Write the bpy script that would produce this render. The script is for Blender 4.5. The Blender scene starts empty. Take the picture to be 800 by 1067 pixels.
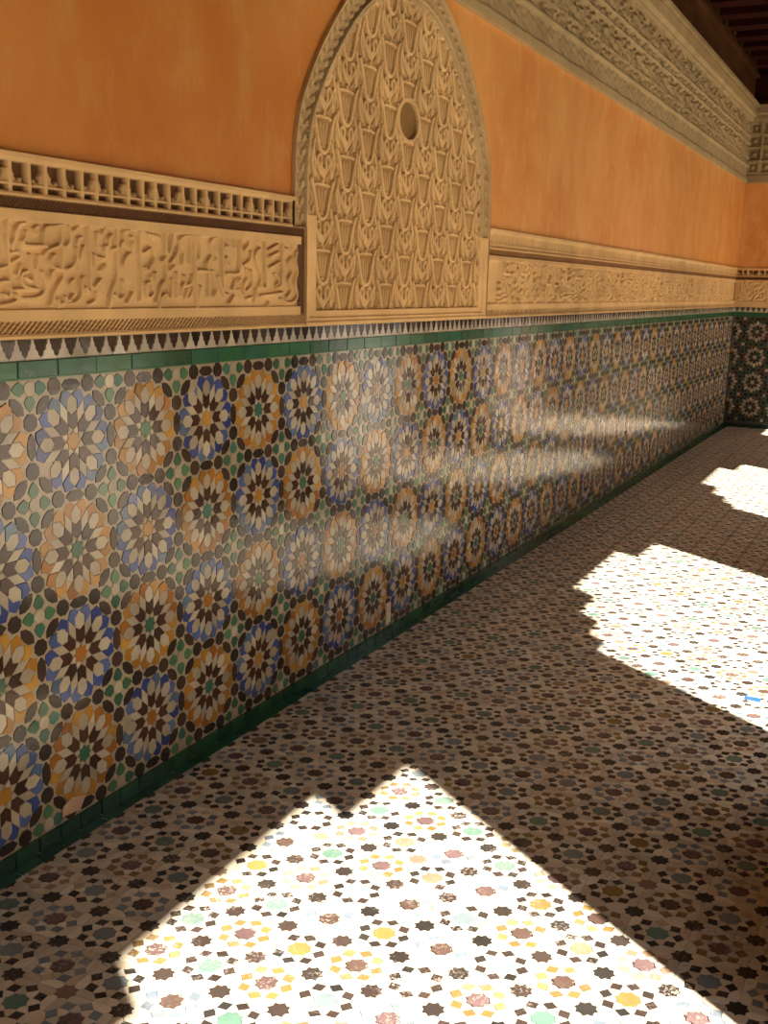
import bpy, math, random
SKY = 0.85; SUN = 16.5; EXPO = 0.33
import numpy as np
from mathutils import Matrix, Vector, noise as mnoise

# ------------------------------------------------------------------ camera, sky, sun, exposure
S = 0.30                      # one star-rosette of the wall tiling is 30 cm
ZF = -3.72                    # floor level in rosette units (first rosette row is z = 0)
scene = bpy.context.scene
col = scene.collection
def W(x, y, z): return Vector((x*S, y*S, (z-ZF)*S))

cam_d = bpy.data.cameras.new('camera'); cam = bpy.data.objects.new('camera', cam_d); col.objects.link(cam)
R_ = Vector((0.8939338, 0.4475330, 0.0244229)); U_ = Vector((-0.1149339, 0.1762260, 0.9776168)); F_ = Vector((-0.4332119, 0.8767318, -0.2089711))
cam.matrix_world = Matrix.Translation(W(6.66945, -7.19576, 1.42999)) @ Matrix((R_, U_, -F_)).transposed().to_4x4()
cam_d.sensor_fit = 'HORIZONTAL'; cam_d.sensor_width = 36.0; cam_d.lens = 1108.6/800*36
cam_d.clip_start = 0.05; cam_d.clip_end = 500
scene.camera = cam

world = bpy.data.worlds.new('world'); scene.world = world; world.use_nodes = True
bg = world.node_tree.nodes['Background']
bg.inputs['Color'].default_value = (0.92, 0.95, 1.0, 1)
bg.inputs['Strength'].default_value = SKY

XA = 7.7; KS = 0.68; SLOPE = 0.70     # arcade plane, sun shift per unit height, sun drift along the wall
sun_d = bpy.data.lights.new('sun', 'SUN'); sun_d.energy = SUN; sun_d.angle = math.radians(0.9); sun_d.color = (1.0, 0.93, 0.82)
sun = bpy.data.objects.new('sun', sun_d); col.objects.link(sun)
sun.rotation_euler = Vector((-KS, KS*SLOPE, -1)).to_track_quat('-Z', 'Y').to_euler(); sun.location = (12, -6, 12)

vs = scene.view_settings
vs.view_transform = 'Standard'; vs.look = 'None'; vs.gamma = 1.0; vs.use_curve_mapping = False
vs.exposure = EXPO
scene.cycles.max_bounces = 10; scene.cycles.diffuse_bounces = 6; scene.cycles.glossy_bounces = 4
rng = np.random.default_rng(7); random.seed(7)

# ------------------------------------------------------------------ materials
def nodes_of(name):
    m = bpy.data.materials.new(name); m.use_nodes = True
    nt = m.node_tree
    return m, nt, nt.nodes, nt.links, nt.nodes['Principled BSDF']
def mix_col(nt, fac, a, b, blend='MIX'):
    n = nt.nodes.new('ShaderNodeMix'); n.data_type = 'RGBA'; n.blend_type = blend
    for key, v in ((0, fac), (6, a), (7, b)):
        if isinstance(v, (int, float)): n.inputs[key].default_value = v
        elif isinstance(v, tuple): n.inputs[key].default_value = (*v, 1)
        else: nt.links.new(v, n.inputs[key])
    return n.outputs[2]
def noise_tex(nt, scale, detail=4, rough=.6, stretch=None):
    g = nt.nodes.new('ShaderNodeNewGeometry'); n = nt.nodes.new('ShaderNodeTexNoise')
    src = g.outputs['Position']
    if stretch:
        v = nt.nodes.new('ShaderNodeVectorMath'); v.operation = 'MULTIPLY'; v.inputs[1].default_value = stretch
        nt.links.new(src, v.inputs[0]); src = v.outputs[0]
    nt.links.new(src, n.inputs['Vector'])
    n.inputs['Scale'].default_value = scale; n.inputs['Detail'].default_value = detail; n.inputs['Roughness'].default_value = rough
    return n.outputs['Fac']
def ramp(nt, src, a, b, lo=0.0, hi=1.0):
    n = nt.nodes.new('ShaderNodeMapRange'); nt.links.new(src, n.inputs[0])
    n.inputs[1].default_value = a; n.inputs[2].default_value = b; n.inputs[3].default_value = lo; n.inputs[4].default_value = hi
    return n.outputs[0]
def bump(nt, src, bs, strength, dist):
    b = nt.nodes.new('ShaderNodeBump'); b.inputs['Strength'].default_value = strength; b.inputs['Distance'].default_value = dist
    nt.links.new(src, b.inputs['Height']); nt.links.new(b.outputs[0], bs.inputs['Normal'])
def attr(nt, name='Col'):
    a = nt.nodes.new('ShaderNodeAttribute'); a.attribute_name = name; return a.outputs['Color']

def glazed(name, rough, wear, wear_col, bscale=60, bstr=.25, spec=.5):
    m, nt, N, L, bs = nodes_of(name)
    c = attr(nt)
    c = mix_col(nt, 1.0, c, mix_col(nt, ramp(nt, noise_tex(nt, 9, 3), .3, .7), (.80, .80, .80), (1.12, 1.1, 1.06)), 'MULTIPLY')
    w = ramp(nt, noise_tex(nt, 130, 4, .7), wear, wear+.05)
    patch = ramp(nt, noise_tex(nt, 5, 3, .6), .50, .66)
    mul = N.new('ShaderNodeMath'); mul.operation = 'MULTIPLY'; L.new(w, mul.inputs[0]); L.new(patch, mul.inputs[1])
    c = mix_col(nt, mul.outputs[0], c, wear_col)
    L.new(c, bs.inputs['Base Color'])
    L.new(ramp(nt, noise_tex(nt, 30, 3), .3, .8, rough*.7, rough*1.5), bs.inputs['Roughness'])
    bs.inputs['Specular IOR Level'].default_value = spec
    bump(nt, noise_tex(nt, bscale, 3), bs, bstr, .002)
    return m
M_wtile = glazed('glazed_wall_tile', .135, .63, (.36, .27, .19), 40, .2, .40)
M_ftile = glazed('worn_floor_tile', .34, .53, (.42, .34, .27), 90, .25, .35)

def plain(name, c1, c2, rough=.8, scale=12, bstr=.3, bdist=.003, stretch=None, bscale=None, spec=.3):
    m, nt, N, L, bs = nodes_of(name)
    L.new(mix_col(nt, ramp(nt, noise_tex(nt, scale, 5, .6, stretch), .35, .65), c1, c2), bs.inputs['Base Color'])
    bs.inputs['Roughness'].default_value = rough; bs.inputs['Specular IOR Level'].default_value = spec
    bump(nt, noise_tex(nt, bscale or scale*5, 5, .6, stretch), bs, bstr, bdist)
    return m
M_mortar = plain('wall_mortar', (.50, .41, .29), (.60, .50, .36), .6, 20, .4)
M_fmortar = plain('floor_mortar', (.42, .33, .24), (.56, .46, .35), .8, 20, .4)
M_marble = plain('court_marble', (.62, .56, .47), (.72, .66, .56), .6, 3, .1)
M_cedar = plain('carved_cedar', (.045, .017, .004), (.085, .034, .009), .8, 8, .6, .006, (1, .25, 1), 30, .1)
M_ceil = plain('dark_cedar', (.014, .002, .001), (.034, .005, .003), .8, 8, .5, .004, (.2, 1, 1), 40, .08)
M_court = plain('court_plaster', (.62, .36, .18), (.70, .42, .22), .9, 2, .2)

def orange_plaster():
    m, nt, N, L, bs = nodes_of('orange_lime_plaster')
    a = mix_col(nt, ramp(nt, noise_tex(nt, 1.6, 5, .65, (1, 1, .7)), .38, .64), ORA, ORB)
    b = mix_col(nt, ramp(nt, noise_tex(nt, 7, 6, .7, (1, 1, .55)), .50, .72), a, ORC)
    # plaster colour shifts along the wall: deeper orange left, paler yellow towards the corner
    g = N.new('ShaderNodeNewGeometry'); sp = N.new('ShaderNodeSeparateXYZ'); L.new(g.outputs['Position'], sp.inputs[0])
    b = mix_col(nt, 1.0, b, mix_col(nt, ramp(nt, sp.outputs[1], .9, 2.6), (.86, .78, .58), (1.10, 1.17, 1.16)), 'MULTIPLY')
    L.new(b, bs.inputs['Base Color'])
    L.new(ramp(nt, noise_tex(nt, 6, 3), .3, .7, .42, .62), bs.inputs['Roughness'])
    bs.inputs['Specular IOR Level'].default_value = .3
    bump(nt, noise_tex(nt, 5, 6, .55), bs, .35, .012)
    return m
ORA = (.52, .195, .045); ORB = (.60, .275, .080); ORC = (.60, .315, .110)
M_orange = orange_plaster()

def stucco():
    m, nt, N, L, bs = nodes_of('carved_stucco')
    c = attr(nt)
    c = mix_col(nt, 1.0, c, mix_col(nt, ramp(nt, noise_tex(nt, 4, 5), .35, .7), (.84, .80, .74), (1.08, 1.06, 1.0)), 'MULTIPLY')
    L.new(c, bs.inputs['Base Color']); bs.inputs['Roughness'].default_value = .75
    bs.inputs['Specular IOR Level'].default_value = .2
    bump(nt, noise_tex(nt, 120, 4), bs, .3, .002)
    return m
M_stucco = stucco()

# ------------------------------------------------------------------ helpers
def setp(o, label=None, cat=None, group=None, kind=None):
    if label: o['label'] = label
    if cat: o['category'] = cat
    if group: o['group'] = group
    if kind: o['kind'] = kind
    return o
def empty(name, loc, label=None, cat=None, group=None, kind=None):
    o = bpy.data.objects.new(name, None); col.objects.link(o); o.location = loc; o.empty_display_size = .1
    return setp(o, label, cat, group, kind)
def link(name, me, parent=None, loc=None, **k):
    """link a mesh built in world coordinates under a parent whose own transform is a plain translation"""
    o = bpy.data.objects.new(name, me); col.objects.link(o)
    if parent is not None:
        o.parent = parent
        o.location = (Vector(loc) if loc is not None else Vector()) - parent.location
    elif loc is not None: o.location = loc
    return setp(o, **k)
def mesh_np(name, V, faces_flat, face_len, mat, colors=None, smooth=False):
    me = bpy.data.meshes.new(name)
    V = np.asarray(V, np.float32); fl = np.asarray(faces_flat, np.int32); ln = np.asarray(face_len, np.int32)
    me.vertices.add(len(V)); me.vertices.foreach_set('co', V.ravel())
    me.loops.add(len(fl)); me.loops.foreach_set('vertex_index', fl)
    me.polygons.add(len(ln)); st = np.zeros(len(ln), np.int32); st[1:] = np.cumsum(ln)[:-1]
    me.polygons.foreach_set('loop_start', st)
    me.polygons.foreach_set('use_smooth', np.full(len(ln), smooth, dtype=bool))
    me.update(calc_edges=True)
    if colors is not None:
        colors = np.asarray(colors, np.float32)
        dom = 'POINT' if len(colors) == len(V) and len(colors) != len(ln) else 'FACE'
        at = me.color_attributes.new('Col', 'FLOAT_COLOR', 'POINT') if dom == 'POINT' else me.attributes.new('Col', 'FLOAT_COLOR', 'FACE')
        at.data.foreach_set('color', np.c_[colors, np.ones(len(colors), np.float32)].ravel())
    me.materials.append(mat); me.validate(); return me
class MB:
    """boxes, prisms and free faces gathered into one mesh"""
    def __init__(s): s.v = []; s.f = []; s.c = []
    def box(s, a, b, c=None):
        (x0, y0, z0), (x1, y1, z1) = a, b; n = len(s.v)
        s.v += [(x, y, z) for x in (x0, x1) for y in (y0, y1) for z in (z0, z1)]
        for q in ((0,1,3,2), (4,6,7,5), (0,4,5,1), (2,3,7,6), (0,2,6,4), (1,5,7,3)): s.f.append([n+i for i in q]); s.c.append(c)
    def face(s, pts, c=None):
        n = len(s.v); s.v += [tuple(p) for p in pts]; s.f.append(list(range(n, n+len(pts)))); s.c.append(c)
    def bbox(s, a, b, bev=.003, c=None):       # box with a bevelled +x rim
        (x0, y0, z0), (x1, y1, z1) = a, b; n = len(s.v); e = bev
        s.v += [(x0,y0,z0), (x0,y1,z0), (x0,y1,z1), (x0,y0,z1), (x1-e,y0,z0), (x1-e,y1,z0), (x1-e,y1,z1), (x1-e,y0,z1),
                (x1,y0+e,z0+e), (x1,y1-e,z0+e), (x1,y1-e,z1-e), (x1,y0+e,z1-e)]
        for q in ((3,2,1,0), (8,9,10,11), (0,1,5,4), (1,2,6,5), (2,3,7,6), (3,0,4,7), (4,5,9,8), (5,6,10,9), (6,7,11,10), (7,4,8,11)):
            s.f.append([n+i for i in q]); s.c.append(c)
    def mesh(s, name, mat, scale=True, smooth=False):
        V = [W(*p) for p in s.v] if scale else s.v
        cc = None if not s.c or s.c[0] is None else np.array(s.c)
        return mesh_np(name, np.array([tuple(v) for v in V]), [i for f in s.f for i in f], [len(f) for f in s.f], mat, cc, smooth)

def inset(poly, g):
    """shrink a closed counter-clockwise polygon by g with clamped mitres"""
    p = np.asarray(poly, float); a = np.roll(p, 1, 0); b = np.roll(p, -1, 0)
    e0 = p-a; e1 = b-p
    e0 /= np.linalg.norm(e0, axis=1)[:, None]+1e-12; e1 /= np.linalg.norm(e1, axis=1)[:, None]+1e-12
    n0 = np.c_[-e0[:, 1], e0[:, 0]]; n1 = np.c_[-e1[:, 1], e1[:, 0]]
    m = n0+n1; d = (m*m).sum(1)
    m = m/np.maximum(d, .55)[:, None]*2/1
    return p + m*g
def ccw(p):
    p = np.asarray(p, float)
    a = (p[:, 0]*np.roll(p[:, 1], -1) - p[:, 1]*np.roll(p[:, 0], -1)).sum()
    return p if a > 0 else p[::-1]

class Tiling:
    """collects tiles (template polygon, centre, colour); nearest ones become parts, the rest one part of kind stuff"""
    def __init__(s, frame, gap, h, mat):
        s.frame = frame; s.gap = gap; s.h = h; s.mat = mat; s.tpl = {}; s.items = []; s.cache = {}
    def template(s, key, poly):
        if key not in s.tpl:
            p = ccw(poly); s.tpl[key] = (inset(p, s.gap*.25), inset(p, s.gap))
        return key
    def add(s, key, c, color, kind): s.items.append((key, c, color, kind))
    def geo(s, key, tx, ty):
        lo, hi = s.tpl[key]; n = len(lo)
        A = np.c_[lo, np.full(n, -.6*s.h)]
        B = np.c_[hi, s.h + hi[:, 0]*tx + hi[:, 1]*ty]
        return np.r_[A, B], n
    def to_world(s, P):                        # (u, v, height) columns -> metres, without the origin
        u, v, n = s.frame
        return P[:, :1]*np.array(u)*S + P[:, 1:2]*np.array(v)*S + P[:, 2:3]*np.array(n)*S
    def origin(s, c): return s.base + (np.array(s.frame[0])*c[0] + np.array(s.frame[1])*c[1])*S
    def build(s, parent, base, eye, limit, stuff_name, tilt=.012, flat_from=None):
        s.base = np.array(base)
        kinds = {}
        for it in s.items: kinds.setdefault(it[3], []).append(it)
        rest = []
        for k, its in kinds.items():
            its.sort(key=lambda it: float(np.linalg.norm(s.origin(it[1]) - eye)) if s.seen(it[1]) else 1e9)
            lim = limit.get(k, 0)
            for i, it in enumerate(its):
                if i < lim and s.seen(it[1]): s.single(it, k, parent, tilt)
                else: rest.append(it)
        bykey = {}
        for it in rest: bykey.setdefault(it[0], []).append(it)
        Vs, Fs, Ls, Cs = [], [], [], []; off = 0
        for key, its in bykey.items():
            C = np.array([it[1] for it in its], float); K = np.array([it[2] for it in its], float)
            N = len(C); T = rng.normal(0, tilt, (N, 2))
            lo, hi = s.tpl[key]; n = len(lo)
            K = K * rng.uniform(.86, 1.14, (N, 1))
            A = np.concatenate([C[:, None, :] + lo[None], np.full((N, n, 1), -.6*s.h)], 2)
            zt = s.h + hi[None, :, 0]*T[:, :1] + hi[None, :, 1]*T[:, 1:]
            B = np.concatenate([C[:, None, :] + hi[None], zt[:, :, None]], 2)
            V = np.concatenate([A, B], 1).reshape(-1, 3)
            Vs.append(s.to_world(V))
            idx = (np.arange(N)*2*n + off)[:, None]
            top = idx + np.arange(n, 2*n)[None]
            j = np.arange(n); k2 = (j+1) % n
            side = (idx[:, :, None] + np.stack([j, k2, k2+n, j+n], 1)[None]).reshape(N, -1)
            Fs.append(np.concatenate([top, side], 1).ravel())
            Ls.append(np.tile(np.r_[n, np.full(n, 4)], N)); Cs.append(np.repeat(K, n+1, 0)); off += N*2*n
        V = np.concatenate(Vs) + s.base
        me = mesh_np(stuff_name, V, np.concatenate(Fs), np.concatenate(Ls), s.mat, np.concatenate(Cs))
        return link(stuff_name, me, parent, (0, 0, 0), kind='stuff')
    def single(s, it, name, parent, tilt):
        key, c, color, kind = it
        var = random.randrange(3); ck = (key, tuple(np.round(color, 3)), var)
        if ck not in s.cache:
            V, n = s.geo(key, random.gauss(0, tilt), random.gauss(0, tilt)); j = np.arange(n); k2 = (j+1) % n
            F = np.r_[np.arange(n, 2*n), np.stack([j, k2, k2+n, j+n], 1).ravel()]
            K = np.array(color)*(.88, 1., 1.12)[var]
            s.cache[ck] = mesh_np(name, s.to_world(V), F, np.r_[n, np.full(n, 4)], s.mat, np.tile(K, (n+1, 1)))
        link(name, s.cache[ck], parent, s.origin(c))
    def seen(s, c):
        P = Vector(s.origin(c)) - cam.matrix_world.translation
        z = P.dot(F_)
        if z < .1: return False
        x = 400 + 1108.6*P.dot(R_)/z; y = 533.5 - 1108.6*P.dot(U_)/z
        return -15 < x < 815 and -15 < y < 1080
EYE = np.array(cam.matrix_world.translation)
def pol(r, a): return (r*math.cos(math.radians(a)), r*math.sin(math.radians(a)))
def rotp(poly, a):
    c, s_ = math.cos(math.radians(a)), math.sin(math.radians(a))
    return [(x*c-y*s_, x*s_+y*c) for x, y in poly]

# ------------------------------------------------------------------ the setting: walls, floor, ceiling
YE = 36.4; YN = -9.6; XC = 8.1; ZC = 9.75
ARCH = [(-3.11,.95),(-3.12,2.4),(-3.10,2.95),(-3.03,3.3),(-2.93,3.55),(-2.56,4.12),(-1.95,4.78),(-1.5,5.12),(-1.0,5.40),(-.5,5.54),(0,5.57),
        (.5,5.54),(1.0,5.40),(1.5,5.12),(1.95,4.78),(2.56,4.12),(2.93,3.55),(3.03,3.3),(3.10,2.95),(3.12,2.4),(3.11,.95)]
AY = 6.81
def arch_top(dy):
    if abs(dy) > 3.11: return -1
    xs = [p[0] for p in ARCH[1:-1]]; zs = [p[1] for p in ARCH[1:-1]]
    return float(np.interp(dy, xs, zs))

def build_wall_left():
    mb = MB()
    mb.face([(-.25, YN, ZF-.3), (-.25, YE, ZF-.3), (-.25, YE, ZC), (-.25, YN, ZC)][::-1])       # core behind the relief
    mb.face([(-.012, YN, .93), (-.012, YE, .93), (-.25, YE, .93), (-.25, YN, .93)])
    # plaster field with the arch cut out: columns from the frieze (or the arch) up to the cornice
    ys = sorted(set([YN, YE, 3.70, 9.93] + list(np.linspace(AY-3.11, AY+3.11, 60)) + list(np.linspace(YN, 3.6, 12)) + list(np.linspace(10.2, YE, 20))))
    def low(y): return max(2.36, arch_top(y-AY)-.02)
    for a, b in zip(ys[:-1], ys[1:]):
        mb.face([(0, a, low(a+1e-6)), (0, b, low(b-1e-6)), (0, b, 5.64), (0, a, 5.64)])
        mb.face([(0, b, low(b-1e-6)), (0, a, low(a+1e-6)), (-.25, a, low(a+1e-6)), (-.25, b, low(b-1e-6))])
    return mb.mesh('wall_left', M_orange)
wall_left = link('wall_left', build_wall_left(), kind='structure', label='long left wall with tiled dado, carved bands and orange plaster above')

mb = MB(); mb.face([(0, YN, ZF-.02), (0, YE, ZF-.02), (0, YE, .93), (0, YN, .93)], (.35,.30,.215)); link('tile_bed', mb.mesh('tile_bed', M_wtile), wall_left, (0,0,0))
# --- left wall zellij panel
def star_pts(n, r1, r2, ph=0): return [pol(r1 if i % 2 == 0 else r2, ph + 180/n*i) for i in range(2*n)]
T = Tiling(((0,1,0), (0,0,1), (1,0,0)), .0035, .007, M_wtile)
DARK = [(.036,.024,.017), (.050,.032,.022), (.028,.020,.016)]
PETD = [(.060,.026,.014), (.045,.020,.012)]
WHT = [(.40,.355,.265), (.355,.31,.23), (.44,.395,.305)]
GOLD = [(.36,.175,.028), (.42,.23,.045), (.31,.125,.022)]
BLUE = [(.045,.080,.27), (.075,.115,.29), (.030,.052,.20), (.085,.15,.26)]
GRN = [(.045,.14,.070), (.065,.175,.09), (.035,.11,.065), (.05,.16,.125)]
def pick(l): return random.choice(l)
def rosette_tiles(T, i, j, outer, centre, dark, white, edges=True):
    cx, cz = i, -j
    T.template('centre', star_pts(8, .095, .066)); T.add('centre', (cx, cz), pick(centre), 'star_tile')
    for k in range(8):
        a = 45*k
        tp = {('spandrel', k): [pol(.070, a+22.5), pol(.099, a), pol(.150, a+22.5), pol(.099, a+45)],
              ('dpet', k): [pol(.102, a), pol(.158, a+22.5), pol(.28, a+12.3), pol(.232, a), pol(.28, a-12.3), pol(.158, a-22.5)],
              ('wpet', k): [pol(.232, a), pol(.28, a+12.3), pol(.366, a+10.2), pol(.42, a), pol(.366, a-10.2), pol(.28, a-12.3)],
              ('loz', k): [pol(.158, a+22.5), pol(.28, a+12.3), pol(.40, a+22.5), pol(.28, a+32.7)],
              ('sha', k): [pol(.28, a+12.3), pol(.366, a+10.2), pol(.42, a), pol(.456, a+7.5), pol(.468, a+15), pol(.40, a+22.5)],
              ('shb', k): [pol(.28, a-12.3), pol(.366, a-10.2), pol(.42, a), pol(.456, a-7.5), pol(.468, a-15), pol(.40, a-22.5)]}
        for key, p in tp.items(): T.template(key, p)
        T.add(('spandrel', k), (cx, cz), pick(white), 'spandrel_tile')
        T.add(('dpet', k), (cx, cz), pick(dark), 'dark_petal_tile')
        T.add(('wpet', k), (cx, cz), pick(white), 'white_petal_tile')
        T.add(('loz', k), (cx, cz), pick(white), 'lozenge_tile')
        T.add(('sha', k), (cx, cz), pick(outer), 'shield_tile'); T.add(('shb', k), (cx, cz), pick(outer), 'shield_tile')
HEX = [(0,.125), (.048,.068), (.054,0), (.048,-.068), (0,-.125), (-.048,-.068), (-.054,0), (-.048,.068)]
OCT = [pol(.083, 22.5+45*k) for k in range(8)]
OVA = [(.112,0), (.062,.046), (0,.058), (-.062,.046), (-.112,0), (-.062,-.046), (0,-.058), (.062,-.046)]
PEN = [(-.035,.066), (-.069,.115), (-.040,.17), (0,.207), (.040,.17), (.069,.115), (.035,.066)]
T.template('hexv', HEX); T.template('hexh', rotp(HEX, 90)); T.template('oct', OCT)
T.template('ova', rotp(OVA, 45)); T.template('ovb', rotp(OVA, -45)); T.template('flower', [pol(.066, 22.5+45*k) for k in range(8)])
for k in range(4): T.template(('pen', k), rotp(PEN, 90*k))
def lattice(T, y0, y1, skip=(), dk=DARK, gr=GRN, wh=WHT):
    for i in range(y0, y1+1):
        for j in range(4):
            if (i, j) in skip: continue
        for j in range(4):
            T.add('hexv', (i+.5, -j), pick(dk), 'long_hexagon_tile')
            for s_ in (-1, 1): T.add('oct', (i+.5, -j+s_*.21), pick(dk), 'octagon_tile')
        for j in range(5):
            T.add('hexh', (i, .5-j), pick(dk), 'long_hexagon_tile')
            for s_ in (-1, 1): T.add('oct', (i+s_*.21, .5-j), pick(dk), 'octagon_tile')
            fx, fz = i+.5, .5-j
            T.add('flower', (fx, fz), pick(wh), 'flower_centre_tile')
            for k in range(4):
                if (j == 0 and k == 0) or (j == 4 and k == 2): continue
                T.add(('pen', k), (fx, fz), pick(gr), 'leaf_tile')
            for sx in (-1, 1):
                for sz in (-1, 1):
                    if (j == 0 and sz > 0) or (j == 4 and sz < 0): continue
                    T.add('ovb' if sx*sz > 0 else 'ova', (fx+sx*.15, fz+sz*.15), pick(dk), 'oval_tile')
for i in range(-5, 37):
    for j in range(4):
        if (i+j) % 2 == 0: rosette_tiles(T, i, j, BLUE, GOLD, PETD, WHT)
        else: rosette_tiles(T, i, j, GOLD, GRN, PETD, WHT)
lattice(T, -5, 35)
T.items = [it for it in T.items if it[1][0] < YE-.1]
T.build(wall_left, W(0, 0, 0), EYE, dict(star_tile=40, dark_petal_tile=296, white_petal_tile=296, lozenge_tile=240, shield_tile=300,
        long_hexagon_tile=90, octagon_tile=180, flower_centre_tile=48, leaf_tile=180, oval_tile=180), 'zellij_tiles', tilt=.007)
# replaced chips of the panel
mb = MB(); mb.bbox((-.01, 6.41, -3.52), (.030, 6.56, -3.20), .01, (.72, .60, .44)); link('patch_tile', mb.mesh('patch_tile', M_wtile), wall_left, (0,0,0), label='pale replacement tile low on the wall')
mb = MB(); mb.face([(.018,-.34,-3.50),(.018,-.10,-3.53),(.018,-.02,-3.42),(.018,-.20,-3.36),(.018,-.32,-3.40)], (.60,.42,.30)); link('plaster_patch', mb.mesh('plaster_patch', M_wtile), wall_left, (0,0,0), label='pinkish plaster filling a gap at the foot of the panel')

# green border courses
GB = [(.028,.115,.055), (.035,.14,.065), (.022,.085,.045), (.03,.12,.075)]
def course(name, y0, y1, step, z0, z1, parent, x=(-.012, .022), cols=GB, offs=0, joint=.012, axis='wall'):
    y = y0+offs
    while y < y1:
        e = min(y+step*random.uniform(.96, 1.04), y1)
        mb = MB(); mb.bbox((x[0], y+joint/2, z0), (x[1]+random.uniform(-.003, .003), e-joint/2, z1), .006, pick(cols))
        link(name, mb.mesh(name, M_wtile), parent, (0,0,0)); y = e
course('border_tile', -4.0, YE, .48, .590, .735, wall_left)
course('skirting_tile', -4.0, YE, .28, ZF+.004, -3.570, wall_left, x=(-.012, .03), cols=[(.02,.075,.035), (.026,.095,.045), (.017,.06,.032)])
mb = MB(); mb.box((-.01, YN, .575), (.006, YE, .59), (.05,.14,.07)); link('joint_strip', mb.mesh('joint_strip', M_wtile), wall_left, (0,0,0))

# merlon band: white stepped merlons over dark ground tiles
MW = .182
MERH = [(.5,.12), (.37,.20), (.31,.42), (.19,.50), (.17,.70), (.10,.78), (.07,1.0)]
MER = [(-.5,0), (.5,0)] + MERH + [(-x, z) for x, z in MERH[::-1]]
def merlons(y0, n, parent, limit, frame=((0,1,0),(0,0,1),(1,0,0)), base=None, seenall=False):
    K = Tiling(frame, .003, .008, M_wtile)
    K.template('m', [(x*MW, z*.172) for x, z in MER])
    # the dark tile is what is left between two merlons
    r = MERH
    left = [(x*MW, z*.172) for x, z in r]
    right = [(MW-x*MW, z*.172) for x, z in r][::-1]
    K.template('d', left + right)
    for i in range(n):
        K.add('m', (y0+i*MW, .738), pick([(.42,.385,.31), (.46,.42,.35), (.38,.345,.285)]), 'merlon_tile')
        K.add('d', (y0+i*MW, .738), pick(DARK), 'merlon_ground_tile')
    return K.build(parent, base if base is not None else W(0,0,0), EYE, dict(merlon_tile=limit, merlon_ground_tile=limit), 'merlon_band_tiles')
merlons(-3.9, int((YE+3.9)/MW)-1, wall_left, 110)

# ------------------------------------------------------------------ carved stucco relief (height fields)
TAN = np.array((.66, .455, .225)); TAN2 = np.array((.60, .41, .20)); BRN = np.array((.105, .050, .022)); UMB = np.array((.19, .10, .04))
def relief(name, parent, y0, y1, z0, z1, ry, rz, fn, keep=None, frame=None):
    """grid between y0..y1, z0..z1 (units); fn(Y, Z) -> height in units, colour"""
    ny = max(2, int((y1-y0)/ry)+1); nz = max(2, int((z1-z0)/rz)+1)
    y = np.linspace(y0, y1, ny); z = np.linspace(z0, z1, nz)
    Y, Z = np.meshgrid(y, z); H, C = fn(Y, Z)
    if frame is None: P = np.stack([H*S, Y*S, (Z-ZF)*S], 2)
    else: P = frame(H, Y, Z)
    V = P.reshape(-1, 3)
    idx = np.arange(ny*nz).reshape(nz, ny)
    Q = np.stack([idx[:-1,:-1], idx[:-1,1:], idx[1:,1:], idx[1:,:-1]], 2).reshape(-1, 4)
    if keep is not None:
        k = keep(Y, Z).ravel(); Q = Q[k[Q].all(1)]
    used = np.zeros(len(V), bool); used[Q.ravel()] = True; mp = np.cumsum(used)-1
    V = V[used]; Q = mp[Q]; Cc = np.broadcast_to(C, Y.shape+(3,)).reshape(-1, 3)[used]
    me = mesh_np(name, V, Q.ravel(), np.full(len(Q), 4), M_stucco, None, True)
    at = me.color_attributes.new('Col', 'FLOAT_COLOR', 'POINT'); at.data.foreach_set('color', np.c_[Cc, np.ones(len(Cc))].astype(np.float32).ravel())
    return link(name, me, parent, (0, 0, 0))
def seg_dist(U, V, segs):
    """distance to a set of (x0,y0,x1,y1) segments"""
    D = np.full(U.shape, 9.0)
    for x0, y0, x1, y1 in segs:
        r = .35
        m = (U > min(x0,x1)-r) & (U < max(x0,x1)+r) & (V > min(y0,y1)-r) & (V < max(y0,y1)+r)
        if not m.any(): continue
        u = U[m]; v = V[m]; dx, dy = x1-x0, y1-y0; L2 = dx*dx+dy*dy+1e-9
        t = np.clip(((u-x0)*dx + (v-y0)*dy)/L2, 0, 1)
        D[m] = np.minimum(D[m], np.hypot(u-x0-t*dx, v-y0-t*dy))
    return D
def smooth_line(p):
    p = [np.array(q, float) for q in p]
    for _ in range(2):
        o = [p[0]]
        for a, b in zip(p[:-1], p[1:]): o += [a*.75+b*.25, a*.25+b*.75]
        o.append(p[-1]); p = o
    return p
def segs_of(lines):
    out = []
    for l in lines:
        q = smooth_line(l) if len(l) > 2 else l
        out += [(a[0], a[1], b[0], b[1]) for a, b in zip(q[:-1], q[1:])]
    return out
def ridge(D, r, h, p=2): return h*np.sqrt(np.clip(1-(D/r)**p, 0, 1))
def hashn(Y, Z, s, seed=0):
    return (np.sin(Y*s*1.7+seed)*np.cos(Z*s*1.3-seed*2)+np.sin(Y*s*.9+Z*s*1.1+seed*3))*.5

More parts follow.
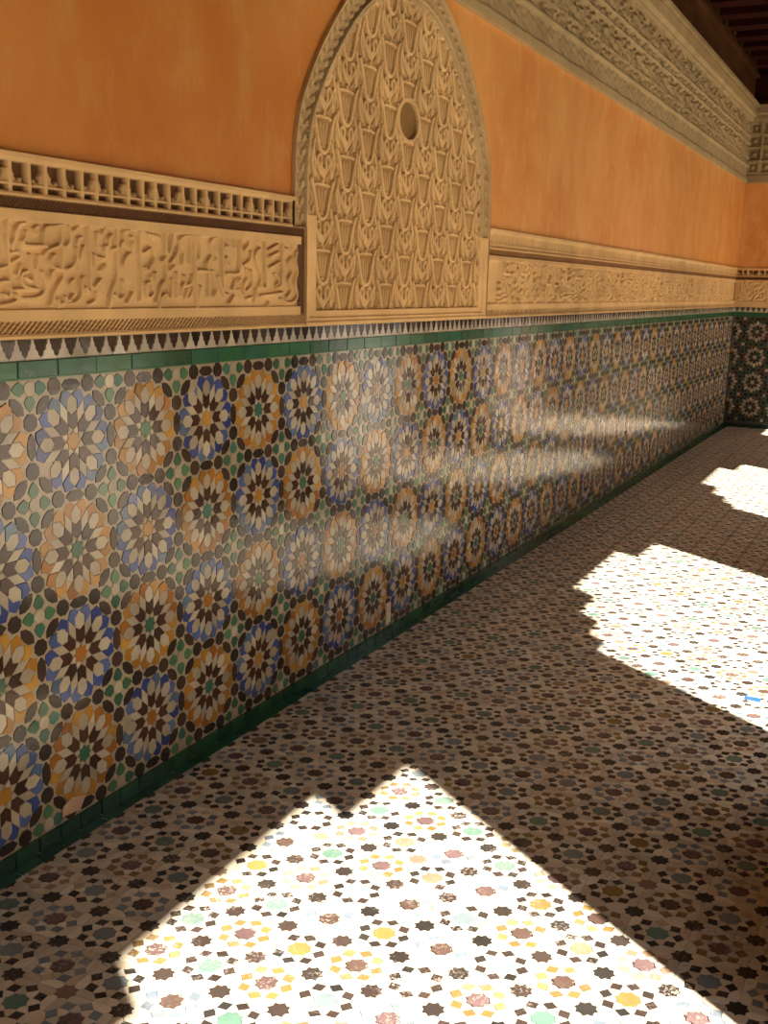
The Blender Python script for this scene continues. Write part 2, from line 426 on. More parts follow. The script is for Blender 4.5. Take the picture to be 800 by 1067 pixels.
STROKES = [[[-0.663,1.863],[-0.671,1.693],[-0.672,1.507],[-0.661,1.424],[-0.659,1.277],[-0.693,1.251],[-0.727,1.277]],[[-0.741,1.484],[-0.699,1.491],[-0.672,1.507]],[[-0.748,1.376],[-0.67,1.382]],[[-0.76,1.193],[-0.675,1.198],[-0.588,1.224],[-0.599,1.277]],[[-0.462,1.849],[-0.535,1.835],[-0.574,1.786],[-0.593,1.707],[-0.623,1.675],[-0.611,1.644]],[[-0.459,1.782],[-0.468,1.739],[-0.5,1.701]],[[-0.323,1.831],[-0.369,1.813],[-0.363,1.787],[-0.341,1.772]],[[-0.037,1.858],[-0.084,1.856],[-0.132,1.837],[-0.224,1.837],[-0.26,1.803],[-0.261,1.679]],[[-0.494,1.68],[-0.458,1.669],[-0.234,1.675]],[[-0.045,1.852],[-0.057,1.721],[-0.094,1.676],[-0.22,1.649],[-0.269,1.599]],[[-0.057,1.721],[-0.057,1.484],[-0.089,1.489],[-0.159,1.499],[-0.195,1.552],[-0.169,1.596],[-0.137,1.608]],[[-0.628,1.607],[-0.548,1.62],[-0.522,1.579],[-0.618,1.534]],[[-0.426,1.598],[-0.421,1.514],[-0.397,1.461],[-0.405,1.386],[-0.46,1.395],[-0.489,1.416]],[[-0.337,1.596],[-0.358,1.494]],[[-0.533,1.516],[-0.574,1.441]],[[-0.464,1.465],[-0.53,1.447],[-0.549,1.384],[-0.494,1.331],[-0.361,1.321]],[[-0.611,1.314],[-0.361,1.319]],[[-0.292,1.463],[-0.273,1.387],[-0.27,1.311],[-0.319,1.262],[-0.411,1.24],[-0.499,1.245]],[[-0.135,1.499],[-0.192,1.454],[-0.203,1.399],[-0.173,1.389],[-0.16,1.477]],[[-0.042,1.479],[-0.053,1.412],[-0.145,1.334],[-0.18,1.256],[-0.207,1.19]],[[-0.119,1.234],[-0.114,1.179]],[[-0.03,1.257],[-0.041,1.201],[-0.073,1.201]],[[0.035,1.857],[0.048,1.803],[0.044,1.725],[0.001,1.685]],[[0.105,1.822],[0.156,1.859]],[[0.193,1.766],[0.143,1.752],[0.14,1.708]],[[0.214,1.688],[0.159,1.585],[0.227,1.621],[0.205,1.677]],[[0.13,1.674],[0.126,1.595],[0.081,1.516],[0.007,1.491]],[[0.142,1.573],[0.154,1.484]],[[0.281,1.871],[0.273,1.713],[0.292,1.646],[0.284,1.349]],[[0.201,1.428],[0.174,1.405],[0.168,1.28],[0.124,1.223],[0.057,1.206]],[[0.084,1.403],[0.033,1.38],[0.047,1.324],[0.095,1.302],[0.026,1.234]],[[0.397,1.81],[0.376,1.718],[0.417,1.679]],[[0.345,1.625],[0.341,1.534]],[[0.345,1.614],[0.43,1.594],[0.483,1.595]],[[0.23,1.337],[0.278,1.28],[0.298,1.349]],[[0.355,1.292],[0.344,1.222],[0.257,1.193]],[[0.422,1.408],[0.35,1.35]],[[0.438,1.385],[0.469,1.292]],[[0.496,1.7],[0.491,1.596]],[[0.453,1.513],[0.476,1.444]],[[0.499,1.878],[0.461,1.807]],[[0.593,1.808],[0.538,1.771],[0.544,1.713],[0.481,1.676],[0.495,1.596],[0.424,1.582]],[[0.492,1.538],[0.471,1.444],[0.42,1.489]],[[0.658,1.881],[0.653,1.753],[0.648,1.424],[0.572,1.328],[0.529,1.174]],[[0.605,1.681],[0.66,1.695]],[[0.832,1.873],[0.757,1.858],[0.737,1.816],[0.763,1.77],[0.706,1.732],[0.713,1.673]],[[0.762,1.746],[0.87,1.667],[0.804,1.641],[0.746,1.58],[0.734,1.52],[0.796,1.45],[0.822,1.39]],[[0.857,1.804],[0.904,1.8],[0.883,1.745]],[[0.978,1.882],[0.974,1.647],[0.993,1.38],[0.968,1.233]],[[1.039,1.873],[1.076,1.808],[1.171,1.727],[1.042,1.668]],[[1.171,1.715],[1.197,1.605],[1.065,1.485],[1.056,1.528]],[[1.096,1.84],[1.273,1.818]],[[1.122,1.443],[1.14,1.382],[1.187,1.308],[1.116,1.251],[1.057,1.257],[1.051,1.381],[1.101,1.394]],[[1.366,1.884],[1.366,1.661],[1.373,1.422],[1.28,1.371],[1.214,1.207]],[[1.307,1.596],[1.369,1.636]],[[1.201,1.432],[1.203,1.482]],[[1.479,1.853],[1.455,1.764],[1.422,1.688]],[[1.559,1.731],[1.536,1.667],[1.429,1.581]],[[1.491,1.557],[1.427,1.512]],[[1.843,1.878],[1.733,1.872],[1.625,1.835],[1.582,1.808],[1.633,1.734]],[[1.642,1.67],[1.619,1.58]],[[1.755,1.867],[1.76,1.61]],[[1.821,1.87],[1.845,1.469],[1.861,1.165]],[[1.909,1.862],[1.929,1.745],[1.905,1.64]],[[0.72,1.401],[0.726,1.305],[0.772,1.293],[0.658,1.221],[0.615,1.281]],[[0.856,1.294],[0.777,1.203]],[[1.276,1.258],[1.253,1.169]],[[1.297,1.258],[1.359,1.296],[1.409,1.22],[1.442,1.296],[1.456,1.424]],[[1.529,1.386],[1.526,1.271]],[[1.659,1.465],[1.668,1.401],[1.613,1.361],[1.611,1.284]],[[1.79,1.468],[1.766,1.389],[1.656,1.362]],[[1.721,1.349],[1.653,1.232],[1.741,1.258],[1.787,1.337]],[[1.531,1.488],[1.53,1.437]],[[1.922,1.364],[1.873,1.205]],[[1.895,1.86],[1.933,1.739],[1.904,1.645]],[[2.219,1.876],[2.095,1.823],[2.121,1.746],[2.216,1.687],[2.188,1.639]],[[2.317,1.897],[2.315,1.706],[2.324,1.338]],[[2.106,1.667],[2.023,1.587],[2.076,1.525],[2.058,1.272]],[[1.888,1.521],[2.159,1.519]],[[2.531,1.891],[2.545,1.795]],[[2.402,1.885],[2.443,1.775],[2.358,1.772]],[[2.648,1.889],[2.646,1.521],[2.557,1.495],[2.397,1.5]],[[2.399,1.677],[2.47,1.599],[2.413,1.581],[2.385,1.661]],[[2.813,1.897],[2.798,1.806],[2.707,1.753],[2.737,1.705]],[[2.858,1.742],[2.827,1.642],[2.706,1.597]],[[3.139,1.913],[3.124,1.667],[3.173,1.344],[3.045,1.377]],[[2.951,1.862],[3.076,1.801],[2.92,1.728],[2.951,1.612],[3.076,1.496],[3.013,1.376]],[[3.399,1.848],[3.204,1.772]],[[3.417,1.763],[3.236,1.705]],[[3.434,1.651],[3.237,1.585]],[[3.499,1.853],[3.487,1.381],[3.369,1.362]],[[3.335,1.518],[3.436,1.45],[3.369,1.397]],[[2.766,1.557],[2.796,1.458],[2.705,1.407],[2.704,1.274]],[[2.858,1.542],[2.888,1.392],[2.765,1.324]],[[2.557,1.438],[2.497,1.339]],[[2.645,1.455],[2.527,1.372]],[[2.615,1.34],[2.674,1.257]],[[2.241,1.465],[2.323,1.273],[2.409,1.289]],[[2.131,1.511],[2.211,1.337],[2.155,1.273]],[[3.045,1.274],[3.337,1.292],[3.504,1.311]],[[2.95,1.342],[2.919,1.206]],[[2.765,1.24],[2.857,1.257]],[[2.526,1.273],[2.437,1.191]],[[3.206,1.205],[3.173,1.153]],[[3.669,1.895],[3.738,1.942],[3.808,1.901],[3.739,1.837],[3.669,1.895]],[[3.601,1.805],[3.74,1.739],[3.603,1.647],[3.742,1.562],[3.605,1.453],[3.71,1.347],[3.607,1.258]],[[3.81,1.777],[3.741,1.669],[3.848,1.564],[3.744,1.419],[3.852,1.294],[3.747,1.204]],[[3.471,1.24],[3.608,1.186],[3.747,1.204]],[[3.268,1.894],[3.466,1.912],[3.567,1.873]]]

# left inscription band and its borders
def f_ledge(Y, Z):
    H = .020+.012*(Z < .945); return H, TAN*np.where(Z[..., None] < .945, 1.02, 1.0)
def f_hatch(Y, Z):
    inb = (Z > .962) & (Z < 1.052)
    ph = ((Y*.9 - Z*1.1)/.055) % 1.0
    cut = (np.abs(ph-.5) < .24) & inb
    return np.where(cut, -.018, .014), np.where(cut[..., None], UMB*.9, TAN*.9)
def f_inscr(Y, Z, strokes, rad=.0175):
    D = seg_dist(Y, Z, strokes)
    H = ridge(D, rad, .040, 6) - .018
    e = np.minimum(Z-1.135, 1.885-Z); H = np.where(e < .022, .012, H)
    return H, TAN*(1+.04*hashn(Y, Z, 9)[..., None])
def f_border(Y, Z): return .016+0*Y, TAN*1.0
def f_dark(Y, Z):
    a = ((Y+Z)/.045) % 1; b = ((Y-Z)/.045) % 1
    net = (np.abs(a-.5) < .16) | (np.abs(b-.5) < .16)
    edge = (Z < 1.962) | (Z > 2.052)
    return np.where(edge, .014, np.where(net, .004, -.012)), np.where(edge[..., None], TAN*.9, np.where(net[..., None], BRN*1.25, BRN*.75))
def f_frieze(Y, Z, pitch=.205, deep=.055):
    H = np.full(Y.shape, .012); C = np.broadcast_to(TAN*.93, Y.shape+(3,)).copy()
    # posts of uneven spacing
    q = Y/pitch; wob = .22*np.sin(np.floor(q)*2.4)
    cell = np.floor(q); u = q-cell; lo = .12+.06*np.sin(cell*1.7); hi = .90+.06*np.sin((cell+1)*1.7)
    v = (Z-2.085)/(2.335-2.085)
    up = (u > lo) & (u < hi) & (v > .30) & (v < .97)
    dn = (u > lo) & (u < hi) & (v > .08) & (v < .21)
    # stepped muqarnas blob left standing in the lower right of each opening
    s = np.where(np.sin(cell*3.1) > 0, 1, -1); uu = np.where(s > 0, u, 1-u)
    blob = ((uu > .55+.55*(v-.3)) & (v < .75)) | ((uu > .68) & (v < .62)) | (np.hypot((uu-.38)*1.1, (v-.40)) < .10) | ((uu > .42) & (v < .42))
    blob = blob & (np.hypot((uu-.60)*1.2, v-.58) > .07)
    void = (up & ~blob) | dn
    H = np.where(void, -deep, H); H = np.where(up & blob, -.006, H)
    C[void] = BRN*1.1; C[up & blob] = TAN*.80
    top = Z > 2.345; H = np.where(top, .045, H); C[top] = TAN*.9
    return H, C
ins_l = empty('inscription_panel', W(0, 1.5, .93), 'carved stucco inscription panel with dark frame, left of the arch', 'carved panel')
sg = segs_of(STROKES)
sg += [(a-4.75, b, c-4.75, d) for a, b, c, d in sg if a > 2.0]
YL0, YL1 = -3.2, 3.70
relief('moulding', ins_l, YL0, YL1+.28, .915, .955, .1, .006, f_ledge)
relief('hatched_band', ins_l, YL0, YL1+.28, .955, 1.060, .0085, .0085, f_hatch)
relief('lettering', ins_l, YL0, 3.90, 1.060, 1.900, .0060, .0062, lambda Y, Z: f_inscr(Y, Z, sg))
relief('upper_border', ins_l, YL0, 3.90, 1.900, 1.955, .1, .01, f_border)
relief('dark_band', ins_l, YL0, YL1+.28, 1.955, 2.062, .010, .010, f_dark)
relief('dark_upright_band', ins_l, 3.86, 3.98, 1.05, 1.960, .02, .02, lambda Y, Z: (.006+0*Y, BRN*1.1))
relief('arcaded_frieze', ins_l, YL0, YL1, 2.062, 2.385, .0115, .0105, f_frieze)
mb = MB()
for z0, z1, x in ((2.062, 2.078, .03), (2.372, 2.392, .06)): mb.box((-.05, YL0, z0), (x, YL1, z1), tuple(TAN*.97))
link('fillet', mb.mesh('fillet', M_stucco), ins_l, (0,0,0))

# right inscription band (illegible from here, same script)
sgr = []
for k in range(6):
    dy = 11.3 + k*4.35
    sgr += [(a+dy, b, c+dy, d) for a, b, c, d in sg if 0 <= a+.8 < 4.5 and a+dy < YE-1.4]
ins_r = empty('inscription_panel', W(0, 12, .93), 'long carved stucco inscription panel running from the arch to the far corner', 'carved panel')
YR0, YR1 = 9.93, YE
relief('moulding', ins_r, YR0-.25, YR1, .915, .955, .2, .006, f_ledge)
relief('hatched_band', ins_r, YR0-.25, YR1, .955, 1.060, .027, .018, lambda Y, Z: f_hatch(Y/2, Z))
relief('lettering', ins_r, YR0+.05, YR1, 1.060, 1.900, .024, .0155, lambda Y, Z: (lambda H, C: (np.where((Z > 1.157) & (Z < 1.863), H*1.5, H), C))(*f_inscr(Y, Z, sgr, .028)))
relief('upper_border', ins_r, YR0-.25, YR1, 1.900, 1.955, .1, .01, f_border)
relief('dark_band', ins_r, YR0-.05, YR1, 1.955, 2.062, .2, .02, lambda Y, Z: (-.03+0*Y, UMB*1.2))
relief('arcaded_frieze', ins_r, YR0, YR1, 2.062, 2.385, .026, .018, lambda Y, Z: (lambda H, C: (np.where(H < -.02, -.014, H), np.where((H < -.02)[..., None], TAN*.9, C)))(*f_frieze(Y, Z)))
mb = MB()
for z0, z1, x in ((2.062, 2.085, .045), (2.372, 2.395, .06), (1.885, 1.91, .03)): mb.box((-.05, YR0, z0), (x, YR1, z1), tuple(TAN*1.02))
link('fillet', mb.mesh('fillet', M_stucco), ins_r, (0,0,0))

# the blind arch: heart and cup arabesque in staggered columns
CWD = .585; PER = .775
CUP = [[(-.46,1.0),(-.38,.90),(-.30,.74),(-.23,.56),(-.14,.44),(0,.41),(.14,.44),(.23,.56),(.30,.74),(.38,.90),(.46,1.0)]]
CUPTOP = [[(-.30,.92),(-.16,.945),(0,.93),(.16,.945),(.30,.92)]]
HEART = [[(0,.06),(-.10,.12),(-.21,.20),(-.27,.29),(-.22,.37),(-.13,.37),(-.09,.30),(-.12,.22),(0,.12)],
         [(0,.06),(.10,.12),(.21,.20),(.27,.29),(.22,.37),(.13,.37),(.09,.30),(.12,.22),(0,.12)], [(0,.06),(0,-.06)]]
LEAF = [[(-.34,.05),(-.44,.20),(-.47,.34),(-.40,.46),(-.36,.58)], [(-.34,.05),(-.32,.20),(-.35,.33),(-.43,.42)],
        [(.34,.05),(.44,.20),(.47,.34),(.40,.46),(.36,.58)], [(.34,.05),(.32,.20),(.35,.33),(.43,.42)]]
RIB = [[(-.08,.56),(-.09,.70),(-.14,.84)], [(.08,.56),(.09,.70),(.14,.84)], [(0,.52),(0,.82)], [(-.06,.48),(0,.50),(.06,.48)],
       [(-.18,.02),(-.26,.10)], [(.18,.02),(.26,.10)], [(-.44,.62),(-.38,.72),(-.44,.80)], [(.44,.62),(.38,.72),(.44,.80)]]
def arab(Y, Z, cw=CWD, per=PER, seed=0):
    """arabesque height in units; staggered columns of cup and heart"""
    q = (Y-AY)/cw + .5; c = np.floor(q); u = q-c-.5
    v = ((Z-1.10)/per + .5*(np.mod(c, 2))) % 1.0
    n = np.floor((Z-1.10)/per + .5*np.mod(c, 2))
    u = u + .035*np.sin(n*2.3+c*1.9); 
    asp = per/cw
    H = np.zeros(Y.shape)
    for dv in (-1, 0, 1):
        vv = (v+dv)*asp
        for lines, r, h in ((CUP, .050, 1.0), (CUPTOP, .030, .6), (HEART, .043, 1.0), (LEAF, .036, .8), (RIB, .024, .5)):
            sgm = segs_of([[(x, y*asp) for x, y in l] for l in lines])
            H = np.maximum(H, ridge(seg_dist(u, vv, sgm), r, h, 5))
        e = np.hypot(u/(.13+.16*np.clip(vv/asp-.45, 0, .5)/.5), (vv-.70*asp)/(.24*asp)); H = np.maximum(H, .22*np.sqrt(np.clip(1-e*e, 0, 1)))
        # full leaf bodies and the deep drilled eyes
        for sx in (-1, 1):
            e = np.hypot((u-sx*.40)/.055, (vv-.27*asp)/(.13*asp)); H = np.maximum(H, .45*np.clip(1-e*e, 0, 1))
            e = np.hypot((u-sx*.175)/.055, (vv-.305*asp)/(.045*asp)); H = np.where(e < 1, -1.0, H)
    return H
def polyline_sd(Y, Z, pts):
    D = np.full(Y.shape, 99.0); Sx = np.zeros(Y.shape); acc = 0
    for (x0, y0), (x1, y1) in zip(pts[:-1], pts[1:]):
        dx, dy = x1-x0, y1-y0; L = math.hypot(dx, dy)
        t = np.clip(((Y-x0)*dx + (Z-y0)*dy)/L/L, 0, 1); d = np.hypot(Y-x0-t*dx, Z-y0-t*dy)
        m = d < D; D = np.where(m, d, D); Sx = np.where(m, acc+t*L, Sx); acc += L
    return D, Sx
APTS = [(AY+a, b) for a, b in smooth_line(ARCH[1:-1])]; APTS = [(AY-3.11, .95)] + APTS + [(AY+3.11, .95)]
def inside_arch(Y, Z):
    xs = np.array([p[0] for p in APTS[1:-1]]); zs = np.array([p[1] for p in APTS[1:-1]])
    o = np.argsort(xs); top = np.interp(Y, xs[o], zs[o]); return (Z < top) & (np.abs(Y-AY) < 3.115) & (Z > .95) & ((Y > 3.98) | (Z > 2.065))
OC = (6.84, 3.66)
def f_arch(Y, Z):
    D, s_ = polyline_sd(Y, Z, APTS)
    A = arab(Y, Z); A = np.where(A > .12, A, A + .16*np.sin(Y*62+np.sin(Z*31)*2)*np.sin(Z*47+np.sin(Y*40)*1.5)); H = -.045 + .034*A
    C = np.broadcast_to(TAN*.96, Y.shape+(3,)).copy()
    C = C*(1+.05*hashn(Y, Z, 2.1)[..., None])
    cusp = .35 + .07*np.abs(np.sin(s_*math.pi/.24))
    up = (Z > 2.22) | (Y < 4.0)
    q = np.clip((A-.30)/.25, 0, 1)[..., None]; C = C*(np.array((.62, .57, .48))*(1-q) + 1.04*q)      # recess shade put into the colour of the carving's ground
    # carved band between the outer moulding and the cusped inner edge
    w = (D < cusp) & up
    a1 = s_*math.pi/.19
    orn = .6*np.abs(np.sin(a1))*np.abs(np.sin((D-.05)/.24*math.pi*1.5)) + .4*(np.sin(a1*2+np.cos(D*38)*1.7) > .15)
    Hb = .034*orn - .02
    Hb = np.where(D < .035, .045, Hb); Hb = np.where((D > .27) & (D < .29), -.03, Hb)
    Hb = np.where((D >= .29) & (D < .325), .035, Hb); Hb = np.where((D >= .325) & (D < .345), -.045, Hb)
    Hb = np.where((D >= .345), .005, Hb)
    H = np.where(w, Hb, H); C[w] = np.array((.50,.37,.20)); C[w & (Hb < 0)] = np.array((.40,.28,.14))  # sunk parts of the band coloured darker, painting in their shade
    # plain frame round the foot of the panel
    fr = ((Y < 4.27) | (Y > 9.62) | (Z < 1.105)) & ~up
    Hf = np.where((Y < 4.08) | (Y > 9.78) | (Z < 1.02), .030, .006)
    H = np.where(fr, Hf, H); C[fr] = TAN*1.06
    
    # the round opening: a smooth sunk disc with a rolled rim
    r = np.hypot(Y-OC[0], (Z-OC[1])*1.22)
    H = np.where(r < .37, np.where(r < .30, -.075, -.02), H); C[r < .37] = TAN*.95; C[r < .30] = (.24,.145,.05)
    return H, C
arch = empty('blind_arch', W(0, AY, .95), 'tall arched stucco panel carved with arabesques and a round sunk disc', 'carved panel')
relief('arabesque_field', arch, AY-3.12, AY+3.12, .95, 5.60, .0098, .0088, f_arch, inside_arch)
mb = MB()
for (a, b), (c, d) in [((3.98,.95),(3.98,2.065)), ((3.98,2.065),(3.70,2.065))] + [q for q in zip(APTS[:-1], APTS[1:]) if q[0][0] > 5 or q[0][1] > 2.0]:
    mb.face([(.05, a, b), (.05, c, d), (-.06, c, d), (-.06, a, b)], tuple(TAN*.8))
link('outer_edge', mb.mesh('outer_edge', M_stucco), arch, (0,0,0))
mb = MB(); mb.bbox((-.05, 3.985, .915), (.05, AY+3.07, .972), .012, tuple(TAN*1.05)); link('sill', mb.mesh('sill', M_stucco), arch, (0,0,0))

# cornice
def carved(Y, Z, su, sv, seed):
    a = np.sin(Y*su+1.3*np.sin(Z*sv+seed)) * np.sin(Z*sv*1.1+1.5*np.sin(Y*su*.6+seed*2))
    b = np.sin(Y*su*1.9+Z*sv*1.3+seed) * np.cos(Y*su*1.3-Z*sv*1.7)
    return np.clip(a*1.1+b*.8, -1, 1)
GRY = np.array((.34, .260, .140))
def f_cornice(Y, Z):
    H = np.full(Y.shape, .03); C = np.broadcast_to(GRY, Y.shape+(3,)).copy()
    def band(z0, z1, h, su=0, sv=0, amp=0, seed=0, tint=1.0):
        nonlocal H
        m = (Z >= z0) & (Z < z1)
        hh = h + (amp*carved(Y[m], Z[m], su, sv, seed) if amp else 0)
        H[m] = hh; C[m] = C[m]*tint
    band(5.55, 5.70, .09, tint=1.15); band(5.70, 6.08, .05, 16, 15, .018, 1)
    band(6.08, 6.18, .11, tint=1.1); band(6.18, 6.40, .05, 13, 20, .04, 2)
    band(6.40, 6.45, .10, tint=1.1); band(6.45, 6.90, .04, 11, 13, .055, 3, .95); band(6.90, 6.96, .11, tint=1.1)
    band(6.96, 7.14, .05, 12, 22, .045, 4); band(7.14, 7.20, .12, tint=1.1)
    band(7.20, 7.72, .05, 11, 14, .055, 5, .95); band(7.72, 7.86, .14, tint=1.1); band(7.86, 8.20, .24, tint=1.12)
    return H+ .012*hashn(Y, Z, 3), C
cor = empty('cornice', W(0, 12, 5.55), 'deep carved plaster cornice running above the orange wall to the corner', 'cornice')
relief('carved_face', cor, 5.5, YE, 5.55, 8.20, .033, .030, f_cornice)
relief('carved_face', cor, YN, 5.5, 5.55, 8.20, .12, .060, f_cornice)
mb = MB(); mb.box((-.1, YN, 5.50), (.10, YE, 5.57), tuple(GRY*1.2)); mb.box((-.1, YN, 8.18), (.34, YE, 8.28), tuple(GRY)); link('edge_moulding', mb.mesh('edge_moulding', M_stucco), cor, (0,0,0))

# ------------------------------------------------------------------ far wall
def build_wall_back():
    mb = MB()
    mb.face([(-.3, YE+.06, ZF-.3), (-.3, YE+.06, 2.36), (XC+.6, YE+.06, 2.36), (XC+.6, YE+.06, ZF-.3)][::-1])
    mb.face([(-.3, YE, 2.30), (XC+.6, YE, 2.30), (XC+.6, YE, ZC), (-.3, YE, ZC)][::-1])
    mb.face([(-.3, YE, 2.30), (XC+.6, YE, 2.30), (XC+.6, YE+.06, 2.30), (-.3, YE+.06, 2.30)])
    return mb.mesh('wall_back', M_orange)
wall_back = link('wall_back', build_wall_back(), kind='structure', label='far end wall with a darker tiled dado and deep orange plaster')
mb = MB(); mb.face([(0, YE, ZF), (XC, YE, ZF), (XC, YE, .93), (0, YE, .93)][::-1]); 
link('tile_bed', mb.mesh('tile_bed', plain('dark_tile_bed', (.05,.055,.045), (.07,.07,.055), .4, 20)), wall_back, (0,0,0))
E2 = Tiling(((.96,0,0), (0,0,.97), (0,-1,0)), .006, .012, M_wtile)
for k in ('hexv','hexh','oct','ova','ovb','flower', *[('pen', q) for q in range(4)]): E2.tpl[k] = T.tpl[k]
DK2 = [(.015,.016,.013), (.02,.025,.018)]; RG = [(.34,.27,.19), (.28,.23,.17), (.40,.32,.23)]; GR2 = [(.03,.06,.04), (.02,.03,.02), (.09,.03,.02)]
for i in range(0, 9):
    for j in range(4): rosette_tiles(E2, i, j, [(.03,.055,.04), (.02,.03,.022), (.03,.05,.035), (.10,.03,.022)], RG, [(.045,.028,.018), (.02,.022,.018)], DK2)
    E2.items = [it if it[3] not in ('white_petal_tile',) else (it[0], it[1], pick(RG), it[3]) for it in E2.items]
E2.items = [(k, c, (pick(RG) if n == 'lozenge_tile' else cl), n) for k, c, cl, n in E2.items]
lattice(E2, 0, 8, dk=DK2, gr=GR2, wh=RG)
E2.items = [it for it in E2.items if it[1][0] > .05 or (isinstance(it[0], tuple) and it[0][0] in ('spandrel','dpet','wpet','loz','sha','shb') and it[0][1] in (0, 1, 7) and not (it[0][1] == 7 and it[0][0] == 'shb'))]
E2.base = None
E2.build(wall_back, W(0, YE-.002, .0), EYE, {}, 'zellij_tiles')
mb = MB()
for z0, z1, c in ((.575, .735, (.03,.10,.05)), (ZF, -3.57, (.02,.05,.03))): mb.box((0, YE-.03, z0), (XC, YE, z1), c)
link('green_border', mb.mesh('green_border', M_wtile), wall_back, (0,0,0))
for i in range(46):
    mb = MB(); x = .05+i*.2
    mb.f = []; pts = [(x+a*MW*1.05, .74+b*.172) for a, b in MER]
    mb.face([(px, YE-.02, pz) for px, pz in pts][::-1], (.52,.46,.36))
    link('merlon_tile', mb.mesh('merlon_tile', M_wtile), wall_back, (0,0,0))
def fr_end(H, Y, Z): return np.stack([Y*S, (YE-H)*S+0*Y, (Z-ZF)*S], 2)
ins_e = empty('inscription_panel', W(1.0, YE, .93), 'small carved stucco inscription panel on the shaded far wall', 'carved panel')
def flip(fn): return lambda Y, Z: (lambda H, C: (H, C))(*fn(-Y, Z))
kw = dict(frame=fr_end)
def relief_end(name, parent, z0, z1, ry, rz, fn): 
    return relief(name, parent, XC, 0.0, z0, z1, -ry, rz, fn, frame=fr_end) if False else relief(name, parent, 0.0, XC, z0, z1, ry, rz, lambda Y, Z: fn(Y, Z), frame=lambda H, Y, Z: fr_end(H, Y[:, ::-1]*1.0, Z)[:, :, :] if False else fr_end(H, Y, Z))
sge = [(a*1.0+.9, b, c*1.0+.9, d) for a, b, c, d in sg if a > -.8] + [(a+5.5, b, c+5.5, d) for a, b, c, d in sg if a > -.8]
relief_end('moulding', ins_e, .915, 1.06, .2, .03, f_ledge)
relief_end('lettering', ins_e, 1.06, 1.90, .03, .02, lambda Y, Z: f_inscr(Y, Z, sge, .035))
relief_end('dark_band', ins_e, 1.90, 2.062, .2, .02, lambda Y, Z: (np.where(Z > 1.95, -.0, .02)+0*Y, np.where((Z > 1.95)[..., None], BRN, TAN)))
relief_end('arcaded_frieze', ins_e, 2.062, 2.385, .03, .02, f_frieze)
def f_grid(Y, Z):
    H = np.full(Y.shape, .07); C = np.broadcast_to(GRY*.9, Y.shape+(3,)).copy()
    v = (Z-5.85)/.47; u = Y/.47; fu = u-np.floor(u); fv = v-np.floor(v)
    wide = (np.floor(u)+np.floor(v)) % 3 == 0
    m = (Z > 5.85) & (Z < 7.70) & (np.maximum(np.abs(fu-.5), np.abs(fv-.5)) < np.where(wide, .30, .40)) & (fu > .1)
    knob = np.hypot(fu-.5, fv-.5) < .13
    H = np.where(m & ~knob, .01, H); C[m & ~knob] = GRY*.8
    top = Z > 7.75; H = np.where(top, .12+.10*(Z > 7.95), H); lowm = Z < 5.80; H = np.where(lowm, .09, H)
    return H, C
cor_e = empty('cornice', W(1.0, YE, 5.55), 'carved plaster cornice of small square panels on the far wall', 'cornice')
relief_end('panelled_face', cor_e, 5.55, 8.20, .03, .028, f_grid)
mb = MB(); mb.box((0, YE-.24, 8.18), (XC, YE+.1, 8.28), tuple(GRY)); mb.box((0, YE-.10, 5.50), (XC, YE+.05, 5.57), tuple(GRY)); link('edge_moulding', mb.mesh('edge_moulding', M_stucco), cor_e, (0,0,0))

# ------------------------------------------------------------------ floor
mb = MB(); mb.face([(-.2, YN, ZF-.012), (XC, YN, ZF-.012), (XC, YE+.1, ZF-.012), (-.2, YE+.1, ZF-.012)])
floor = link('floor', mb.mesh('floor', M_fmortar), kind='structure', label='mosaic floor of stars and lozenges, partly in bright sunlight')
AF = np.array([[.24511, .00183], [.01676, .23628]]); OF = np.array([2.33476, -1.24197])
def fmap(n): return AF @ np.asarray(n, float)
def loc(p): return (p[0]-p[1], p[0]+p[1])               # rosette frame -> lattice steps
FT = Tiling(((1,0,0), (0,1,0), (0,0,1)), .0022, .006, M_ftile)
def ft(key, poly): FT.template(key, [tuple(fmap(loc(p))) for p in poly])
ft('star', star_pts(8, .262, .200)); ft('disc', star_pts(8, .282, .238))
for k in range(8):
    a = 45*k
    ft(('rh', k), rotp([(.338,0), (.485,.170), (.632,0), (.485,-.170)], a))
    ft(('wi', k), [pol(.242, a+22.5), pol(.285, a), pol(.334, a), pol(.512, a+19.6), pol(.512, a+25.4), pol(.334, a+45), pol(.285, a+45)])
P1 = [(.636,0), (.738,0), (.815,.077), (.815,.185), (.5,.5), (.449,.449), (.465,.225), (.487,.173)]
P1 = [(x-1, y) for x, y in P1]                            # seen from the dark star
P2 = [(-y, -x) for x, y in P1]
for k in range(4): ft(('wo', k, 0), rotp(P1, 90*k)); ft(('wo', k, 1), rotp(P2, 90*k))
FW = [(.74,.67,.53), (.68,.61,.48), (.78,.72,.59), (.70,.58,.43)]
FD = [(.040,.031,.026), (.046,.033,.028), (.034,.030,.027), (.055,.038,.032)]
FA = [(.20,.25,.27), (.13,.24,.18), (.27,.17,.055), (.30,.19,.12), (.14,.21,.18)]
FM = [(.13,.08,.075), (.10,.062,.05), (.16,.10,.10)]
RB = [[(.21,.26,.29), (.25,.29,.31), (.17,.21,.25)], [(.27,.17,.055), (.24,.145,.05), (.31,.21,.09)], [(.32,.18,.11), (.38,.26,.18)]]
Ai = np.linalg.inv(AF)
def fine(x, y): return x < .9 + (8.2 if y < 3 else max(2.2, 7.0-(y-3)*.17))
KNOWN = {(0,0):1, (6,2):0, (4,4):2, (4,0):0, (-4,0):0, (-6,2):0, (0,4):1, (-2,6):2, (2,6):0}
RING = {(2,0):1, (0,2):1, (-2,0):1, (0,-2):0, (4,2):1, (2,4):0, (-2,4):1}
